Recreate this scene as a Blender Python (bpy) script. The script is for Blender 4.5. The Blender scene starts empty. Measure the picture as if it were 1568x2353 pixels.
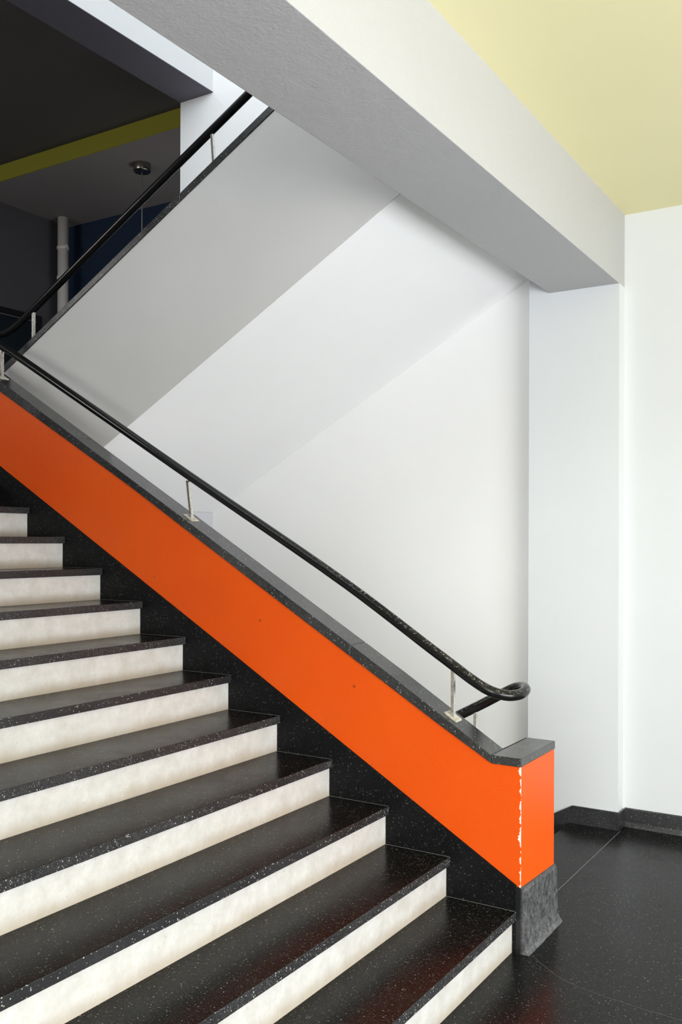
import bpy, bmesh, math, random
from mathutils import Vector, Matrix
random.seed(4)
S = bpy.context.scene
COL = S.collection

# ------------------------------------------------------------------ camera
cam_d = bpy.data.cameras.new('camera')
cam = bpy.data.objects.new('camera', cam_d)
COL.objects.link(cam)
cam_d.sensor_fit = 'VERTICAL'
cam_d.sensor_height = 36.0
cam_d.lens = 2148.6 / 2353 * 36.0
cam_d.shift_y = (1241.83 - 1176.5) / 2353
cam_d.clip_start = 0.05
cam_d.clip_end = 100
YAW, ROLL = 0.5582, 0.0033
cam.matrix_world = (Matrix.Translation((1.3293, -3.4113, 1.5866)) @ Matrix.Rotation(YAW, 4, 'Z')
                    @ Matrix.Rotation(math.pi / 2, 4, 'X') @ Matrix.Rotation(ROLL, 4, 'Z'))
S.camera = cam

# ------------------------------------------------------------------ world, daylight at the windows, added fill lights, exposure
W = bpy.data.worlds.new('world')
S.world = W
W.use_nodes = True
W.node_tree.nodes['Background'].inputs[0].default_value = (0.75, 0.87, 1.0, 1)
W.node_tree.nodes['Background'].inputs[1].default_value = 1.0


def area_light(name, loc, target, sx, sy, power, color):
    d = bpy.data.lights.new(name, 'AREA')
    d.shape = 'RECTANGLE'
    d.size, d.size_y = sx, sy
    d.energy = power
    d.color = color
    o = bpy.data.objects.new(name, d)
    COL.objects.link(o)
    o.location = loc
    o.rotation_euler = (Vector(target) - Vector(loc)).to_track_quat('-Z', 'Y').to_euler()
    return o


HX, HY = 4.1, -7.0          # the hall's window wall and its near wall
DAY = (0.955, 0.97, 1.0)
area_light('daylight_hall', (HX + .1, -1.9, 1.2), (0, -1.9, 1.1), 3.8, 1.7, 385, DAY)
area_light('daylight_entrance', (2.0, HY - .1, 1.7), (2.0, 0, 1.7), 2.4, 2.6, 255, DAY)
area_light('daylight_upper', (HX + .1, -2.2, 5.4), (0, -2.2, 5.2), 6.0, 1.9, 125, (.88, .94, 1.0))
area_light('fill_upper_front', (-.9, HY - .1, 5.4), (-1.4, 0, 5.0), 3.2, 1.9, 520, (.88, .94, 1.0))  # added light, source unseen, brightens the high white stair wall
area_light('fill_landing', (-5.4, -3.37, 3.9), (-5.4, 2, 4.6), 1.6, .9, 80, (1, .97, .93))  # made-up light lifting the dark landing ceiling and olive band
area_light('fill_passage', (-3.42, 3.0, 3.5), (-6, 3.1, 3.9), 1.1, 1.3, 20, (1, .97, .93))  # added light beside the solid side wall, brightens passage and pipe
S.view_settings.view_transform = 'Standard'
S.view_settings.look = 'None'
S.view_settings.gamma = 1
S.view_settings.use_curve_mapping = False
S.view_settings.exposure = -0.27
S.cycles.use_denoising = True
S.cycles.max_bounces = 12
S.cycles.diffuse_bounces = 8


# ------------------------------------------------------------------ materials
class NT:
    def __init__(self, name):
        self.m = bpy.data.materials.new(name)
        self.m.use_nodes = True
        self.t = self.m.node_tree
        self.b = self.t.nodes['Principled BSDF']

    def n(self, typ, **kw):
        x = self.t.nodes.new(typ)
        for k, v in kw.items():
            if k.startswith('i_'):
                key = k[2:]
                key = int(key) if key.isdigit() else key.replace('_', ' ')
                x.inputs[key].default_value = v
            else:
                setattr(x, k, v)
        return x

    def l(self, a, b):
        self.t.links.new(a, b)

    def math(self, op, a, b=None, c=None):
        x = self.n('ShaderNodeMath', operation=op)
        for i, v in enumerate((a, b, c)):
            if v is None:
                continue
            if isinstance(v, (int, float)):
                x.inputs[i].default_value = v
            else:
                self.l(v, x.inputs[i])
        return x.outputs[0]

    def coord(self):
        return self.n('ShaderNodeTexCoord').outputs['Object']

    def noise(self, scale, detail=3, rough=.5, vec=None, off=None):
        x = self.n('ShaderNodeTexNoise')
        x.inputs['Scale'].default_value = scale
        x.inputs['Detail'].default_value = detail
        x.inputs['Roughness'].default_value = rough
        self.l(vec or self.coord(), x.inputs['Vector'])
        return x.outputs[0]

    def ramp(self, f, a, b, ca, cb):
        r = self.n('ShaderNodeValToRGB')
        r.color_ramp.elements[0].position = a
        r.color_ramp.elements[1].position = b
        r.color_ramp.elements[0].color = (*ca, 1)
        r.color_ramp.elements[1].color = (*cb, 1)
        self.l(f, r.inputs[0])
        return r.outputs[0]

    def step(self, f, a, b):
        r = self.n('ShaderNodeMapRange')
        r.interpolation_type = 'SMOOTHSTEP'
        r.inputs[1].default_value = a
        r.inputs[2].default_value = b
        self.l(f, r.inputs[0])
        return r.outputs[0]

    def mix(self, f, a, b):
        x = self.n('ShaderNodeMix', data_type='RGBA')
        for s, v in ((0, f), (6, a), (7, b)):
            if isinstance(v, (int, float)):
                x.inputs[s].default_value = v
            elif isinstance(v, tuple):
                x.inputs[s].default_value = (*v, 1)
            else:
                self.l(v, x.inputs[s])
        return x.outputs[2]

    def bump(self, h, strength, dist=.002):
        x = self.n('ShaderNodeBump')
        x.inputs['Strength'].default_value = strength
        x.inputs['Distance'].default_value = dist
        self.l(h, x.inputs['Height'])
        self.l(x.outputs[0], self.b.inputs['Normal'])

    def set(self, color=None, rough=None, spec=None, metal=None, coat=None):
        for k, v in (('Base Color', color), ('Roughness', rough), ('Specular IOR Level', spec), ('Metallic', metal),
                     ('Coat Weight', coat)):
            if v is None:
                continue
            if isinstance(v, tuple):
                self.b.inputs[k].default_value = (*v, 1)
            elif isinstance(v, (int, float)):
                self.b.inputs[k].default_value = v
            else:
                self.l(v, self.b.inputs[k])
        return self.m


def paint(name, col, rough=.6, bump=.15, spec=.3, var=.03, scale=260, smudge=0.0):
    t = NT(name)
    n = t.noise(1.3, 4)
    d = tuple(c * (1 - var * 2) for c in col)
    c = t.ramp(n, .3, .7, d, col)
    if smudge:
        m = t.step(t.noise(5.0, 8, .72), .66, .78)
        c = t.mix(t.math('MULTIPLY', m, smudge), c, (.45, .44, .42))
    h = t.math('ADD', t.noise(scale, 3), t.math('MULTIPLY', t.noise(scale / 7, 3), 1.5))
    t.bump(h, bump, .0015)
    return t.set(c, rough, spec)


def terrazzo(name, base=(.010, .0105, .011), rough=(.2, .34), film=0.0, film_col=(.10, .10, .085), fleck=.5, bump=.03,
             flecks=1.0, spec=.5):
    t = NT(name)
    co = t.coord()

    def layer(scale, lo, hi, keep):
        v = t.n('ShaderNodeTexVoronoi')
        v.inputs['Scale'].default_value = scale
        t.l(co, v.inputs['Vector'])
        sep = t.n('ShaderNodeSeparateColor')
        t.l(v.outputs['Color'], sep.inputs[0])
        on = t.math('GREATER_THAN', sep.outputs[0], keep)
        size = t.math('MULTIPLY_ADD', sep.outputs[1], hi - lo, lo)
        m = t.math('LESS_THAN', v.outputs['Distance'], size)
        return t.math('MULTIPLY', t.math('MULTIPLY', on, m), t.math('MULTIPLY_ADD', sep.outputs[2], .7, .3))
    f = t.math('MAXIMUM', layer(150, .12, .42, .80), t.math('MULTIPLY', layer(330, .2, .5, .62), .34))
    f = t.math('MULTIPLY', f, fleck * flecks)
    n = t.noise(2.2, 6, .6)
    b = t.ramp(n, .3, .75, tuple(c * .8 for c in base), tuple(c * 1.5 for c in base))
    if film:
        wear = t.step(t.noise(3.1, 6, .62), .3, .72)
        b = t.mix(t.math('MULTIPLY', wear, film), b, film_col)
    c = t.mix(f, b, (.62, .61, .58))
    r = t.ramp(t.noise(4.0, 7, .65), .3, .7, (rough[0],) * 3, (rough[1],) * 3)
    t.bump(t.noise(90, 4), bump, .001)
    return t.set(c, r, spec)


M_WHITE = paint('white_wall_paint', (.885, .885, .875), .55, .10, .25, .015, smudge=.10)
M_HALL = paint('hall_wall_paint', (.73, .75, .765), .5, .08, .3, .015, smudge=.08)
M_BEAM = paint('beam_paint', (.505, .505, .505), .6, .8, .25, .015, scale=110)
M_SOFFIT = paint('stair_soffit_paint', (.95, .95, .95), .6, .06, .25, .012)
M_SPAN = paint('grey_spandrel_paint', (.585, .575, .55), .55, .10, .3, .03, smudge=.05)
M_YELLOW = paint('yellow_ceiling_paint', (.86, .80, .48), .6, .05, .2, .01)
M_OLIVE = paint('olive_paint', (.36, .34, .045), .7, .05, .2, .04)
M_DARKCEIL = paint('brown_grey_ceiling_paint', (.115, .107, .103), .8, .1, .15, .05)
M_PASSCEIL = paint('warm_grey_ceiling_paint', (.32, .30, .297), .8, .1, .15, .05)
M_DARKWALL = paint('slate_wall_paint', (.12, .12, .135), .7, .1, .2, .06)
M_NEAR = paint('grey_wall_paint', (.22, .22, .22), .6, .05, .2, .02)
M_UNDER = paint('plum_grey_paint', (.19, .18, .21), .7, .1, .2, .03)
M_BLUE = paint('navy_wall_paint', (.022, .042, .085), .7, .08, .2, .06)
M_LAND = paint('lavender_grey_paint', (.58, .585, .625), .6, .06, .25, .02)
M_PIPE = paint('pipe_paint', (.85, .82, .77), .45, .03, .4, .03)
M_FRAME = paint('window_frame_paint', (.05, .05, .055), .4, .02, .5, .02)
T_TREAD = terrazzo('black_terrazzo_tread', base=(.005, .005, .005), rough=(.2, .3), film=.03, flecks=.6, spec=.09)
T_FLOOR = terrazzo('black_terrazzo_floor', base=(.005, .0053, .0056), rough=(.2, .3), film=.05, film_col=(.04, .043, .045), spec=.10, flecks=.55)
T_SKIRT = terrazzo('black_terrazzo_skirting', base=(.005, .005, .0055), rough=(.4, .5), flecks=.3, bump=.12, spec=.12)
t = NT('scuffed_sheen_black_terrazzo')
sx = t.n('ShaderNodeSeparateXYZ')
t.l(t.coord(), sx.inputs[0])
end = t.step(sx.outputs[0], .012, .030)                                           # mottled scuffs, plus the end face's grazing sheen painted as lighter grey
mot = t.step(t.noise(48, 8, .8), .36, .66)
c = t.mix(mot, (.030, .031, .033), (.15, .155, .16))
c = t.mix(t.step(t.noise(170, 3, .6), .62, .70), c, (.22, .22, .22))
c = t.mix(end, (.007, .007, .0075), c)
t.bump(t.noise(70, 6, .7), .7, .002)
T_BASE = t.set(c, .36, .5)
T_COPE = terrazzo('grey_black_terrazzo_coping', rough=(.18, .28), film=.5, film_col=(.06, .061, .061), flecks=1.0, bump=.06, spec=.7)

T_NOSE = terrazzo('rough_black_terrazzo_edge', base=(.012, .0125, .013), rough=(.4, .55), film=.3, film_col=(.04, .041, .043), flecks=1.5, bump=.25, spec=.4)
T_BBOARD = terrazzo('grey_speckled_terrazzo_skirting', base=(.010, .0105, .011), rough=(.3, .45), film=.5, film_col=(.045, .048, .05), flecks=1.1,
                    bump=.3, spec=.6)
M_GROUT = NT('pale_grout').set((.20, .20, .19), .7, .2)

t = NT('orange_paint')
co = t.coord()
sx = t.n('ShaderNodeSeparateXYZ')
t.l(co, sx.inputs[0])
c = t.ramp(t.noise(1.6, 4), .3, .7, (.76, .080, .001), (.82, .097, .002))
zz = t.n('ShaderNodeCombineXYZ')
t.l(sx.outputs[2], zz.inputs[2])
w = t.math('MULTIPLY_ADD', t.noise(19, 3, .6, zz.outputs[0]), 0.068, -.0295)        # ragged width of the chipped arris
inside = t.math('GREATER_THAN', w, t.math('SUBTRACT', .0165, sx.outputs[0]))
front = t.math('LESS_THAN', sx.outputs[1], .0075)
chip = t.math('MULTIPLY', t.math('MULTIPLY', inside, front), t.math('GREATER_THAN', sx.outputs[0], -.02))
c = t.mix(chip, c, (.85, .82, .78))
spots = t.math('MULTIPLY', t.step(t.noise(16, 2), .74, .78), .55)
c = t.mix(spots, c, (.10, .02, .005))
t.bump(t.math('ADD', t.noise(230, 2), t.math('MULTIPLY', t.noise(45, 3), 1.2)), .22, .0015)
M_ORANGE = t.set(c, .42, .28)

t = NT('dirty_white_riser_paint')
co = t.coord()
sx = t.n('ShaderNodeSeparateXYZ')
t.l(co, sx.inputs[0])
fz = t.math('FRACT', t.math('DIVIDE', t.math('ADD', sx.outputs[2], .0005), .16))
st = t.n('ShaderNodeMapping')
st.inputs['Scale'].default_value = (1, 1, .35)
t.l(co, st.inputs[0])
n1 = t.noise(5, 9, .75, st.outputs[0])
low = t.math('SUBTRACT', 1.0, t.step(t.math('ADD', fz, t.math('MULTIPLY', t.math('SUBTRACT', n1, .5), .5)), .0, .36))
c = t.ramp(t.noise(14, 9, .72), .3, .75, (.49, .475, .435), (.66, .655, .635))
c = t.mix(t.math('MULTIPLY', low, .62), c, (.36, .285, .19))
speck = t.math('MULTIPLY', t.step(t.noise(60, 3), .68, .76), .35)
c = t.mix(speck, c, (.25, .21, .16))
v2 = t.n('ShaderNodeMapping')
v2.inputs['Scale'].default_value = (1, 4.0, .15)
t.l(co, v2.inputs[0])
cr = t.math('MULTIPLY', t.step(t.noise(6, 5, .7, v2.outputs[0]), .70, .74), .22)
c = t.mix(cr, c, (.3, .27, .22))
t.bump(t.noise(120, 4), .12, .001)
M_RISER = t.set(c, .5, .35)

t = NT('black_rail_enamel')
co = t.coord()
sx = t.n('ShaderNodeSeparateXYZ')
t.l(co, sx.inputs[0])
up = t.n('ShaderNodeSeparateXYZ')
t.l(t.n('ShaderNodeNewGeometry').outputs['Normal'], up.inputs[0])
near = t.math('MULTIPLY', t.step(sx.outputs[0], -1.5, -.3), t.step(up.outputs[2], .1, .7))                                           # worn where hands and knocks reach it
hi = t.math('MULTIPLY', near, t.step(t.noise(110, 6, .75), .55, .63))
c = t.mix(t.math('MULTIPLY', hi, .75), (.008, .008, .008), (.42, .40, .37))
rust = t.math('MULTIPLY', near, t.step(t.noise(22, 5, .7), .62, .72))
c = t.mix(t.math('MULTIPLY', rust, .5), c, (.09, .03, .012))
t.bump(t.noise(140, 4), .10, .001)
M_RAIL = t.set(c, .2, .36)

t = NT('worn_nickel_post')
c = t.ramp(t.noise(60, 5, .7), .45, .72, (.80, .78, .73), (.42, .34, .25))
M_POST = t.set(c, .22, .5, .95)
t = NT('cream_painted_foot_plate')
M_PLATE = t.set(t.ramp(t.noise(70, 5, .7), .4, .7, (.58, .55, .47), (.30, .24, .16)), .45, .4)
M_CANOPY = NT('brushed_steel').set((.35, .33, .31), .28, .5, 1.0)
M_CORD = NT('grey_cord').set((.35, .34, .33), .5)
M_GLASS = NT('opal_glass').set((.7, .7, .68), .3)
M_BLACK = paint('black_door_paint', (.010, .010, .011), .45, .02, .4, .02)
M_DOOR = paint('dark_blue_door_paint', (.012, .018, .026), .4, .02, .4, .05)
M_STRIP = NT('zinc_strip').set((.20, .20, .20), .4, .5, .4)
M_CRACK = NT('pale_crack_filler').set((.10, .10, .097), .6)
M_DOORLINE = NT('lit_reveal_line').set((.4, .4, .4), .35, .5, .8)  # pale colour painting the lit reveal under the door head


# ------------------------------------------------------------------ mesh helpers
def add_box(bm, x0, x1, y0, y1, z0, z1):
    vs = [bm.verts.new(p) for p in ((x0, y0, z0), (x1, y0, z0), (x1, y1, z0), (x0, y1, z0),
                                    (x0, y0, z1), (x1, y0, z1), (x1, y1, z1), (x0, y1, z1))]
    for f in ((3, 2, 1, 0), (4, 5, 6, 7), (0, 1, 5, 4), (1, 2, 6, 5), (2, 3, 7, 6), (3, 0, 4, 7)):
        bm.faces.new([vs[i] for i in f])


def add_prism(bm, pts, y0, y1):
    """polygon in XZ pushed along Y"""
    a = [bm.verts.new((x, y0, z)) for x, z in pts]
    b = [bm.verts.new((x, y1, z)) for x, z in pts]
    n = len(pts)
    bm.faces.new(a)
    bm.faces.new(list(reversed(b)))
    for i in range(n):
        bm.faces.new([a[i], b[i], b[(i + 1) % n], a[(i + 1) % n]])


def spline(P, n=8):
    P = [Vector(p) for p in P]
    out = []
    for i in range(len(P) - 1):
        p0 = P[i - 1] if i else P[i] * 2 - P[i + 1]
        p1, p2 = P[i], P[i + 1]
        p3 = P[i + 2] if i + 2 < len(P) else P[i + 1] * 2 - P[i]
        # centripetal Catmull-Rom keeps long straights straight
        t0 = 0.0
        t1 = t0 + max((p1 - p0).length, 1e-6) ** .5
        t2 = t1 + max((p2 - p1).length, 1e-6) ** .5
        t3 = t2 + max((p3 - p2).length, 1e-6) ** .5
        for k in range(n):
            t = t1 + (t2 - t1) * k / n
            a1 = p0 * ((t1 - t) / (t1 - t0)) + p1 * ((t - t0) / (t1 - t0))
            a2 = p1 * ((t2 - t) / (t2 - t1)) + p2 * ((t - t1) / (t2 - t1))
            a3 = p2 * ((t3 - t) / (t3 - t2)) + p3 * ((t - t2) / (t3 - t2))
            b1 = a1 * ((t2 - t) / (t2 - t0)) + a2 * ((t - t0) / (t2 - t0))
            b2 = a2 * ((t3 - t) / (t3 - t1)) + a3 * ((t - t1) / (t3 - t1))
            out.append(b1 * ((t2 - t) / (t2 - t1)) + b2 * ((t - t1) / (t2 - t1)))
    out.append(P[-1])
    return out


def add_tube(bm, pts, r, seg=16):
    pts = [Vector(p) for p in pts]
    rings = []
    up = Vector((0, 0, 1))
    for i, p in enumerate(pts):
        d = (pts[min(i + 1, len(pts) - 1)] - pts[max(i - 1, 0)]).normalized()
        if abs(d.dot(up)) > .95:
            up = Vector((0, 1, 0))
        s = d.cross(up).normalized()
        u = s.cross(d).normalized()
        rings.append([bm.verts.new(p + (s * math.cos(a) + u * math.sin(a)) * r)
                      for a in (2 * math.pi * k / seg for k in range(seg))])
    for a, b in zip(rings, rings[1:]):
        for k in range(seg):
            f = bm.faces.new([a[k], a[(k + 1) % seg], b[(k + 1) % seg], b[k]])
            f.smooth = True
    bm.faces.new(list(reversed(rings[0])))
    bm.faces.new(rings[-1])


def add_lathe(bm, prof, cx, cy, seg=32):
    rings = [[bm.verts.new((cx + r * math.cos(2 * math.pi * k / seg), cy + r * math.sin(2 * math.pi * k / seg), z))
              for k in range(seg)] for r, z in prof]
    for a, b in zip(rings, rings[1:]):
        for k in range(seg):
            f = bm.faces.new([a[k], a[(k + 1) % seg], b[(k + 1) % seg], b[k]])
            f.smooth = True
    bm.faces.new(list(reversed(rings[0])))
    bm.faces.new(rings[-1])


def obj(name, bm, mat, parent=None, bevel=0.0, segs=2):
    if bevel:
        bmesh.ops.recalc_face_normals(bm, faces=bm.faces[:])
        es = [e for e in bm.edges if len(e.link_faces) == 2 and e.calc_face_angle(0) > .5]
        bmesh.ops.bevel(bm, geom=es, offset=bevel, segments=segs, profile=.5, affect='EDGES', clamp_overlap=True)
    bmesh.ops.recalc_face_normals(bm, faces=bm.faces[:])
    me = bpy.data.meshes.new(name)
    bm.to_mesh(me)
    bm.free()
    me.materials.append(mat)
    o = bpy.data.objects.new(name, me)
    COL.objects.link(o)
    if parent:
        o.parent = parent
        o.matrix_parent_inverse = Matrix.Translation(-Vector(parent.location))
    return o


def box(name, b, mat, parent=None, bevel=0.0):
    bm = bmesh.new()
    add_box(bm, *b)
    return obj(name, bm, mat, parent, bevel)


def prism(name, pts, y0, y1, mat, parent=None, bevel=0.0, segs=2):
    bm = bmesh.new()
    add_prism(bm, pts, y0, y1)
    return obj(name, bm, mat, parent, bevel, segs)


def boxes(name, bs, mat, parent=None):
    bm = bmesh.new()
    for b in bs:
        add_box(bm, *b)
    return obj(name, bm, mat, parent)


def thing(name, label, cat, loc=(0, 0, 0), group=None):
    o = bpy.data.objects.new(name, None)
    COL.objects.link(o)
    o.location = loc
    o.empty_display_size = .1
    o['label'] = label
    o['category'] = cat
    if group:
        o['group'] = group
    return o


def struct(o, label, cat):
    o['kind'] = 'structure'
    o['label'] = label
    o['category'] = cat
    return o


# ------------------------------------------------------------------ the setting
RISE, RUN, OV = .16, .2798, .0174
YW, YP = 1.86, 1.755            # stair wall / hall wall plane, pillar face
XB0, XB1, ZB = -.497, -.097, 3.005    # beam over the foot of the stair
ZC = 3.41                        # yellow ceiling
ZF = 3.84                        # upper floor
XL, ZL = -3.068, 1.92            # landing edge and level
TOP = 6.7
XW, YBK = -6.72, 3.77            # far walls of the landing passage
ZA, ZBB, YO = 5.2, 5.045, 2.50   # its two ceiling levels and the olive drop between
YM = -3.4                        # near side of the lower flight


struct(boxes('floor', [(-.365, HX, HY, YW, -.25, 0), (XW, -.365, HY, .26, -.25, 0)], T_FLOOR),
       'black polished terrazzo floor of the hall', 'floor')
struct(box('trim_1', (-.082, -.0785, .397, 1.742, -.01, .0006), M_STRIP),
       'thin pale metal joint strip running across the black floor to the pillar', 'trim')
bm = bmesh.new()
cp = spline([(.054, .020, 0), (.10, -.022, 0), (.153, -.066, 0), (.20, -.100, 0), (.254, -.127, 0), (.34, -.15, 0),
             (.434, -.164, 0), (.54, -.178, 0), (.66, -.186, 0)], 5)
prev = None
for i, p in enumerate(cp):
    j = (.0007 + .0006 * random.random())
    off = .003 * (random.random() - .5)
    a, b = bm.verts.new((p.x, p.y + off - j, .0005)), bm.verts.new((p.x, p.y + off + j, .0005))
    if prev:
        bm.faces.new([prev[0], a, b, prev[1]])
    prev = (a, b)
struct(obj('trim_2', bm, M_CRACK), 'hairline filled crack wandering over the black floor from the foot of the orange parapet', 'crack')

struct(boxes('wall_back', [(-3.386, XB1, YW, YW + .14, -2.3, TOP), (XB1, HX, YW, YW + .14, ZF, TOP)], M_WHITE),
       'tall white stair wall behind the upper flight', 'wall')
struct(box('wall_right', (XB1, HX, YW, YW + .14, -.25, ZF), M_HALL),
       'white hall wall to the right of the pillar under the yellow ceiling', 'wall')
struct(boxes('pillar', [(-.616, XB0, YP, YW, -2.3, TOP), (XB0, XB1, YP, YW, -2.3, ZB)], M_HALL),
       'white shallow pillar carrying the end of the big white beam', 'pillar')
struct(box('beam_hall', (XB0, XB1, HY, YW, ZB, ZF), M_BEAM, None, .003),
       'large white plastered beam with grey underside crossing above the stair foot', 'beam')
struct(box('ceiling', (XB1, HX, HY, YW, ZC, ZC + .05), M_YELLOW), 'pale yellow painted ceiling of the hall', 'ceiling')
struct(box('floor_upper', (XB1, HX, HY, YW, ZC + .05, ZF), T_FLOOR), 'upper storey floor slab above the yellow ceiling', 'floor')
bl_ = struct(box('beam_landing', (-3.386, -3.073, YM, YW, 4.848, TOP), M_WHITE),
             'white beam with dark painted underside high over the landing edge', 'beam')
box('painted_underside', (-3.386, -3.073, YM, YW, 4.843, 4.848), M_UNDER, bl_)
struct(boxes('ceiling_upper', [(XL, HX, HY, YW, TOP, TOP + .1)], M_WHITE), 'white ceiling of the upper storey', 'ceiling')
struct(box('wall_balustrade', (XB0, XB0 + .14, YM, .20, ZF, ZF + .95), M_WHITE), 'upper floor balustrade wall above the big beam, unseen, added to shade the stair', 'wall')  # unseen, made solid to keep upper daylight off the stair
# skirtings
prof = [(-.0845, 0), (-.0845, .092), (-.0895, .098), (-.35, .098), (-.612, -.052), (-.612, -.30), (-.372, -.02), (-.365, 0)]
bm = bmesh.new()
add_prism(bm, prof, YP - .013, YP)
add_box(bm, -.097, -.0845, YP, YW - .012, 0, .097)
struct(obj('baseboard_pillar', bm, T_BBOARD), 'black terrazzo skirting along the pillar foot, dipping with the basement stair', 'skirting')
bm = bmesh.new()
pr = [(YW, 0), (YW - .026, 0), (YW - .020, .010), (YW - .0135, .028), (YW - .012, .096), (YW - .007, .102), (YW, .102)]
a = [bm.verts.new((-.0835, y, z)) for y, z in pr]
b = [bm.verts.new((HX, y, z)) for y, z in pr]
bm.faces.new(a)
bm.faces.new(b[::-1])
for i in range(len(pr)):
    bm.faces.new([a[i], b[i], b[(i + 1) % len(pr)], a[(i + 1) % len(pr)]])
struct(obj('baseboard_right', bm, T_BBOARD), 'black terrazzo coved skirting along the hall wall right of the pillar', 'skirting')

# hall enclosure (outside the picture): window wall, entrance wall
def window_wall(name, y0, y1, z0, z1, wy0, wy1, wz0, wz1, label):
    w = struct(boxes(name, [(HX, HX + .2, y0, wy0, z0, z1), (HX, HX + .2, wy1, y1, z0, z1),
                            (HX, HX + .2, wy0, wy1, z0, wz0), (HX, HX + .2, wy0, wy1, wz1, z1)], M_WHITE), label, 'wall')
    n = 5
    for i in range(n + 1):
        y = wy0 + (wy1 - wy0) * i / n
        box('mullion', (HX + .02, HX + .07, y - .03, y + .03, wz0, wz1), M_FRAME, w)
    return w


window_wall('wall_window', HY, YW, 0, ZC, -3.8, 0, .35, 2.05, 'hall wall with a band of tall windows')
window_wall('wall_window_upper', HY, YW, ZF, TOP, -5.2, .8, ZF + .6, TOP - .35, 'upper wall with a band of windows')
struct(boxes('wall_entrance', [(XB1, .8, HY - .2, HY, 0, ZF), (3.2, HX, HY - .2, HY, 0, ZF),
                               (.8, 3.2, HY - .2, HY, 0, .4), (.8, 3.2, HY - .2, HY, 3.0, ZF),
                               (XL, -2.5, HY - .2, HY, ZF, TOP), (.7, HX, HY - .2, HY, ZF, TOP), (-2.5, .7, HY - .2, HY, ZF, 4.45),
                               (-2.5, .7, HY - .2, HY, 6.35, TOP), (XL - .15, XL, HY, YM - .15, ZF, TOP), (XL, XB0, HY, YM - .15, ZF - .3, ZF),
                               (-.25, XB1, HY, YM - .15, 0, ZB)], M_WHITE),
       'hall entrance wall with glazed opening behind the viewer', 'wall')

struct(boxes('wall_shade_near', [(XW, XL, YM - .15, YM - .001, 0, TOP), (XL, XB0, YM - .15, YM - .001, 0, ZF + .95), (XB0, XB1, YM - .15, YM - .001, 0, ZB)], M_NEAR),  # unseen wall added to darken the upper end of the orange parapet
       'added light-blocking wall on the near side of the stair, outside the picture', 'wall')

# landing passage, dim
struct(box('landing', (XW, XL, YM, YBK, ZL - .13, ZL), T_FLOOR), 'dark landing floor at the head of the lower flight', 'floor')
struct(box('wall_landing', (XL - .12, XL + .006, .39, YW, -2.3, 1.786), M_LAND),
       'small grey wall face below the landing seen through the railing', 'wall')
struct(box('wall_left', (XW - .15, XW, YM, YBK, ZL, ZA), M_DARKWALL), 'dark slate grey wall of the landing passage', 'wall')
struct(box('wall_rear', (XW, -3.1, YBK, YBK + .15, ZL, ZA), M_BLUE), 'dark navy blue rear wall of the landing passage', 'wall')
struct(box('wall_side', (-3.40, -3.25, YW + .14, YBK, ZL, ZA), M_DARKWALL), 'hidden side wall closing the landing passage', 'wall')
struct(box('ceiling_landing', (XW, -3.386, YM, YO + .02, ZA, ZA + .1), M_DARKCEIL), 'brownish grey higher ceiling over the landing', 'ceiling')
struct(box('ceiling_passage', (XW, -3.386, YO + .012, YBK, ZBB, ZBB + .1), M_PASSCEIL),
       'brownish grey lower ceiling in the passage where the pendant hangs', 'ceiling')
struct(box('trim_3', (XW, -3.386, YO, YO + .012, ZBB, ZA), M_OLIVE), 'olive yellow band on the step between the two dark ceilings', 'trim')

# ------------------------------------------------------------------ lower flight
st = thing('staircase', 'wide stair flight with black terrazzo treads and dirty white risers', 'stairs')
for i in range(12):
    x = -i * RUN
    z = (i + 1) * RISE
    back = x - RUN - OV - .012
    if i < 11:
        td = box('tread', (back, x - .0035, YM, 0, z - .034, z), T_TREAD, st)
        box('nosing', (x - .0035, x, YM, 0, z - .034, z - .0004), T_NOSE, td, .0012)
        box('grout_line', (back + .012, x - .004, -.0022, 0, z, z + .0006), M_GROUT, td)
    rz0, rz1 = i * RISE, z - .034
    box('riser', (x - OV - .012, x - OV, YM, 0, rz0, rz1), M_RISER, st)
box('landing_nosing', (XL - .02, XL - .010, YM, 0, ZL - .034, ZL), T_NOSE, st)

# ------------------------------------------------------------------ orange parapets
CAPB = [(-.104, .7165), (-.35, .854), (-.75, 1.089), (-1.20, 1.353), (-2.045, 1.850), (-2.45, 2.078), (-3.046, 2.410), (-3.40, 2.608)]
CAPT = [(-.107, .7500), (-.311, .8755), (-.551, 1.022), (-.75, 1.139), (-1.229, 1.418), (-1.672, 1.675), (-2.34, 2.060), (-2.45, 2.124),
        (-3.046, 2.468), (-3.40, 2.672)]


def seg(line, xa, xb):
    """the polyline between two x (decreasing), ends interpolated"""
    def at(x):
        for (x0, z0), (x1, z1) in zip(line, line[1:]):
            if x0 >= x >= x1:
                return z0 + (z1 - z0) * (x - x0) / (x1 - x0)
        return line[0][1] if x > line[0][0] else line[-1][1]
    return [(xa, at(xa))] + [p for p in line if xb < p[0] < xa] + [(xb, at(xb))]


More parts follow.
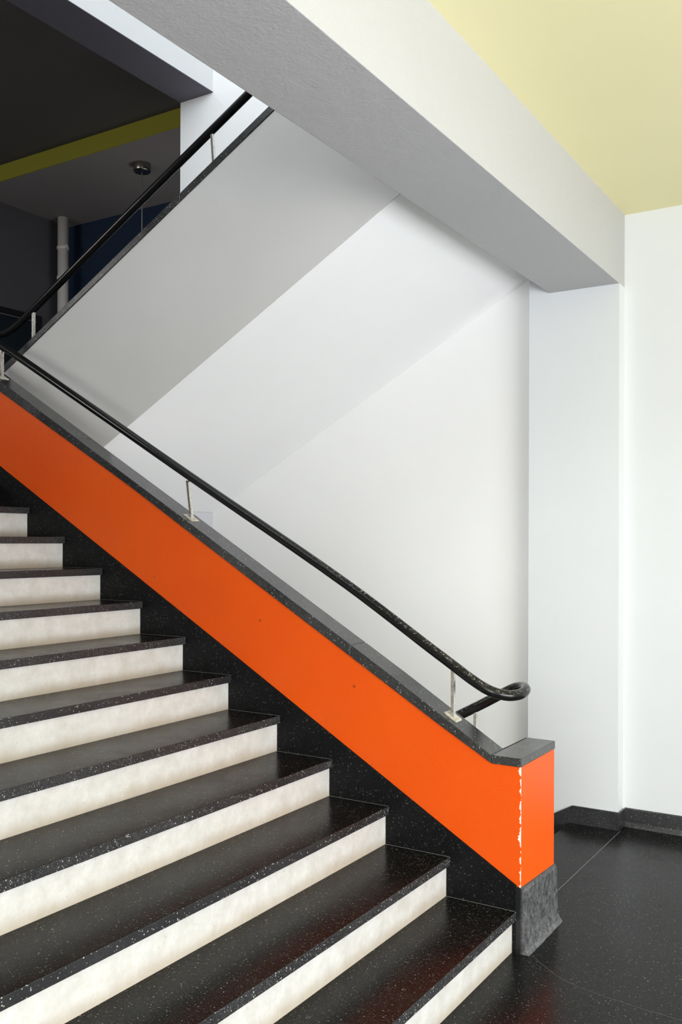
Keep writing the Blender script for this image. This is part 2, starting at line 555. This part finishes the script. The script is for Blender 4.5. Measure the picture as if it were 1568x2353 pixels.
def parapet(name, label):
    p = thing(name, label, 'parapet', (0, .06, 0))
    bm = bmesh.new()
    add_prism(bm, [(.0155, 0), (.0155, .7165), (-.104, .7165), (-.104, 0)], .006, .384)
    bl = [(-.104, 0)] + [(-.104, .7165)] + CAPB[1:] + [(-3.40, 1.60), (-2.2, 1.0), (-.7, .2), (-.35, 0)]
    add_prism(bm, bl, .006, .124)
    obj('wall_body', bm, M_ORANGE, p)
    prism('white_back_layer', [(-.112, .03)] + [(x, z - .02) for x, z in CAPB[1:]] + [(-3.40, 1.60), (-2.2, 1.0), (-.7, .2), (-.36, .03)], .1245, .128, M_WHITE, p)  # hidden white layer added to keep orange bounce off the soffit
    k = .2625
    sk = [(.0, k - .002), (-.55, .577), (-1.4, 1.064), (-3.046, 1.995), (-3.30, 2.13), (-3.30, 1.7), (-3.0, 1.5), (-.3, .0), (.0, .0)]
    prism('skirting', sk, 0, .006, T_SKIRT, p, .0015, 1)
    base = [(-.008, 0), (.053, 0), (.049, .006), (.041, .016), (.035, .034), (.031, .065), (.0285, .15), (.027, .238), (.022, .250),
            (.015, .254), (-.008, .256)]
    bm = bmesh.new()
    y0, y1 = .0005, .393
    n = 14
    rings = []
    rnd = random.Random(7)
    for i in range(n + 1):
        y = y0 + (y1 - y0) * i / n
        e = 1 if i in (0, n) else 0
        rings.append([bm.verts.new((x + (rnd.uniform(-.0015, .0015) if x > .02 else 0) - (.002 * e if x > .02 else 0), y,
                                    z - (.018 * i / n if z > .2 else 0))) for x, z in base])
    m = len(base)
    for a, b in zip(rings, rings[1:]):
        for j in range(m):
            bm.faces.new([a[j], a[(j + 1) % m], b[(j + 1) % m], b[j]])
    bm.faces.new(rings[0])
    bm.faces.new(rings[-1][::-1])
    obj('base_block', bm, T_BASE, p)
    for xa, xb in ((-.107, -.75), (-.752, -2.45), (-2.452, -3.40)):
        top = seg(CAPT, xa, xb)
        bot = seg([(-.1045, .7165)] + CAPB[1:], xa, xb)
        prism('coping_stone', top + bot[::-1], 0, .130, T_COPE, p, .003, 2)
    prism('coping_stone', [(.0175, .7165), (.0175, .750), (-.1055, .750), (-.1055, .7165)], 0, .391, T_COPE, p, .003, 2)
    return p


parapet('stair_parapet', 'orange painted sloping parapet with black coping ending in a square newel')


# ------------------------------------------------------------------ upper flight
def upper(name, label):
    u = thing(name, label, 'stairs', (XL, 1.0, ZL))
    sl = .5607
    zl = lambda x: 1.787 + sl * (x + 3.062)
    xe = XB0 - .002
    bm = bmesh.new()
    for xx, ya, yb in ((xe, .266, YP - .001), (-.617, YP - .001, YW - .001)):
        add_prism(bm, [(-3.062, zl(-3.062)), (xx, zl(xx)), (xx, zl(xx) + .26), (-3.062, zl(-3.062) + .26)], ya, yb)
    obj('soffit_slab', bm, M_SOFFIT, u)
    capb = lambda x: 2.675 + .5473 * (x + 3.17)
    bm = bmesh.new()
    add_prism(bm, [(-3.062, zl(-3.062)), (xe, zl(xe)), (xe, capb(xe)), (-3.45, capb(-3.45)), (-3.45, 1.93), (-3.062, 1.93)], .26, .2655)
    add_prism(bm, [(-3.062, zl(-3.062) + .26), (xe, zl(xe) + .26), (xe, capb(xe)), (-3.45, capb(-3.45)), (-3.45, 2.05)], .2655, .386)
    obj('spandrel_wall', bm, M_SPAN, u)
    for xa, xb in ((-3.45, -1.95), (-1.948, xe)):
        prism('coping_stone', [(xa, capb(xa)), (xb, capb(xb)), (xb, capb(xb) + .044), (xa, capb(xa) + .044)], .254, .39, T_COPE, u, .003)
    for i in range(11):
        x = XL - .28 + i * .28
        z = 2.08 + i * .16
        if x > XB0 - .03:
            break
        yb = YP - .001 if x > -1.0 else YW - .001
        x1 = min(x + .29, XB0 - .002)
        box('tread', (x - OV, x1, .386, yb, z - .034, z), T_TREAD, u)
        box('riser', (x, x + .012, .386, yb, z - .16, z - .034), M_RISER, u)
    return u


upper('upper_staircase', 'upper flight with grey spandrel, black coping and bright white sloping underside')

# ------------------------------------------------------------------ basement flight behind the parapet
bs = thing('basement_staircase', 'stair going down to the basement behind the orange newel', 'stairs', (-.4, 1.0, 0))
bz = lambda x: .7165 + .5714 * (x + .11)
prism('wall_body', [(-.108, .7165), (-2.9, bz(-2.9)), (-2.9, -2.3), (-.108, -2.3)], .262, .384, M_WHITE, bs)
prism('coping_stone', [(-.108, .7165), (-2.9, bz(-2.9)), (-2.9, bz(-2.9) + .045), (-.108, .7505)], .260, .391, T_COPE, bs)
for i in range(9):
    x = -.365 - i * .28
    z = -i * .16
    yb = YP - .002 if x > -.6 else YW - .001
    if i:
        box('tread', (x, x + .295, .386, yb if i > 1 else YP - .016, z - .034, z), T_TREAD, bs)
    box('riser', (x + .002, x + .014, .386, yb if i > 1 else YP - .016, z - .16, z - (.034 if i else .25)), M_RISER, bs) if i else None
struct(box('floor_basement', (-6.7, 0, .26, YW, -2.4, -2.3), T_FLOOR), 'basement floor below the stair', 'floor')

# ------------------------------------------------------------------ the handrail, one continuous tube over both flights and down to the basement
hr = thing('handrail', 'black tubular handrail looping from the lower flight around both ends on thin metal posts', 'handrail', (0, .065, .75))
yl, yu = .065, .325
path = [(-.9, yu, 4.19), (-1.556, yu, 3.832), (-2.374, yu, 3.387), (-3.158, yu, 2.953), (-3.27, yu, 2.892), (-3.345, yu, 2.856),
        (-3.41, yu, 2.839), (-3.47, yu, 2.836), (-3.60, yu - .004, 2.836), (-3.68, yu - .045, 2.836), (-3.715, .195, 2.836),
        (-3.68, yl + .045, 2.836), (-3.60, yl + .004, 2.836), (-3.50, yl, 2.834), (-3.42, yl, 2.822), (-3.33, yl, 2.785), (-3.23, yl, 2.735),
        (-3.13, yl, 2.690), (-2.4, yl, 2.285), (-1.722, yl, 1.903), (-.805, yl, 1.3915), (-.40, yl, 1.140), (-.30, yl, 1.0785),
        (-.22, yl, 1.029), (-.16, .068, .9965), (-.12, .080, .980), (-.082, .110, .969), (-.057, .155, .968), (-.050, .2, .973),
        (-.060, .248, .979), (-.09, .292, .979), (-.13, .318, .969), (-.19, .325, .939), (-.28, .325, .887), (-.38, .325, .832),
        (-1.2, .325, .372), (-2.6, .325, -.42)]
bm = bmesh.new()
add_tube(bm, spline(path, 6), .0215, 18)
obj('rail', bm, M_RAIL, hr)


def post(x, y, ztop, zbot, slope, lean=0.0):
    """flat bar on a foot plate that lies on the sloping coping"""
    bm = bmesh.new()
    hx, hy = .0065, .0085
    lo = [bm.verts.new((x + sx * hx * k, y + sy * hy * k, zbot + zz + slope * sx * hx * k))
          for zz, k in ((.004, 1.7), (.02, 1.0)) for sx, sy in ((-1, -1), (1, -1), (1, 1), (-1, 1))]
    hi = [bm.verts.new((x - lean + sx * hx, y + sy * hy, ztop)) for sx, sy in ((-1, -1), (1, -1), (1, 1), (-1, 1))]
    rings = [lo[:4], lo[4:], hi]
    bm.faces.new(rings[0][::-1])
    for a, b in zip(rings, rings[1:]):
        for k in range(4):
            bm.faces.new([a[k], a[(k + 1) % 4], b[(k + 1) % 4], b[k]])
    bm.faces.new(rings[-1])
    o = obj('post', bm, M_POST, hr)
    bm = bmesh.new()
    w, d = .026, .027
    v = [bm.verts.new((x + sx * w, y + sy * d, zbot + slope * sx * w + dz)) for dz in (-.003, .005)
         for sx, sy in ((-1, -1), (1, -1), (1, 1), (-1, 1))]
    for f in ((3, 2, 1, 0), (4, 5, 6, 7), (0, 1, 5, 4), (1, 2, 6, 5), (2, 3, 7, 6), (3, 0, 4, 7)):
        bm.faces.new([v[i] for i in f])
    pl = obj('foot_plate', bm, M_PLATE, o)
    return o


post(-.300, yl, 1.062, .8705, -.58)
post(-1.702, yl, 1.876, 1.693, -.58, .022)
post(-3.112, yl, 2.668, 2.506, -.58)
post(-1.780, yu, 3.700, 3.482, .547, .018)
post(-3.160, yu, 2.940, 2.723, .547)
post(-.315, yu, .855, .640, .5714)
post(-1.715, yu, .068, -.150, .5714)

# ------------------------------------------------------------------ the dim passage: pendant, pipe, door
pd = thing('pendant_lamp', 'pendant lamp on a thin cord with round steel canopy on the dark passage ceiling', 'lamp', (-4.79, 2.91, ZBB))
cx, cy = -4.79, 2.91
bm = bmesh.new()
add_lathe(bm, [(.078, ZBB), (.080, ZBB - .004), (.080, ZBB - .066), (.074, ZBB - .075), (.012, ZBB - .078)], cx, cy, 36)
obj('canopy', bm, M_CANOPY, pd)
bm = bmesh.new()
add_tube(bm, [(cx, cy, ZBB - .07), (cx, cy, 3.6)], .005, 8)
obj('cord', bm, M_CORD, pd)
bm = bmesh.new()
add_lathe(bm, [(.03, 3.62), (.05, 3.6)] + [(.15 * math.sin(a), 3.46 + .15 * math.cos(a)) for a in
                                         (math.pi * k / 12 for k in range(2, 12))], cx, cy, 28)
obj('lamp_shade', bm, M_GLASS, pd)

pp = thing('pipe', 'pale painted vertical pipe in the corner of the dark passage', 'pipe', (-6.545, 3.53, ZL))
bm = bmesh.new()
add_tube(bm, [(-6.545, 3.53, ZL), (-6.545, 3.53, ZBB)], .056, 20)
obj('pipe_tube', bm, M_PIPE, pp)
for z in (4.40, 4.79 if False else 4.72):
    bm = bmesh.new()
    add_lathe(bm, [(.060, z - .016), (.064, z - .014), (.064, z + .014), (.060, z + .016)], -6.545, 3.53, 20)
    add_box(bm, -6.495, -6.455, 3.50, 3.52, z - .018, z + .018)
    obj('pipe_clamp', bm, M_PIPE, pp)

dr = thing('door_1', 'black framed dark blue door in the slate grey passage wall', 'door', (XW, 2.9, ZL))
dr['kind'] = 'structure'
zt = 3.965
bm = bmesh.new()
add_box(bm, XW, XW + .05, 1.9, 3.36, zt - .065, zt)
add_box(bm, XW, XW + .05, 3.29, 3.36, ZL, zt - .065)
add_box(bm, XW, XW + .05, 1.9, 1.97, ZL, zt - .065)
obj('door_frame', bm, M_BLACK, dr)
box('door_leaf', (XW, XW + .02, 1.97, 3.29, ZL, zt - .077), M_DOOR, dr)
box('reveal_line', (XW, XW + .045, 1.97, 3.29, zt - .077, zt - .065), M_DOORLINE, dr)
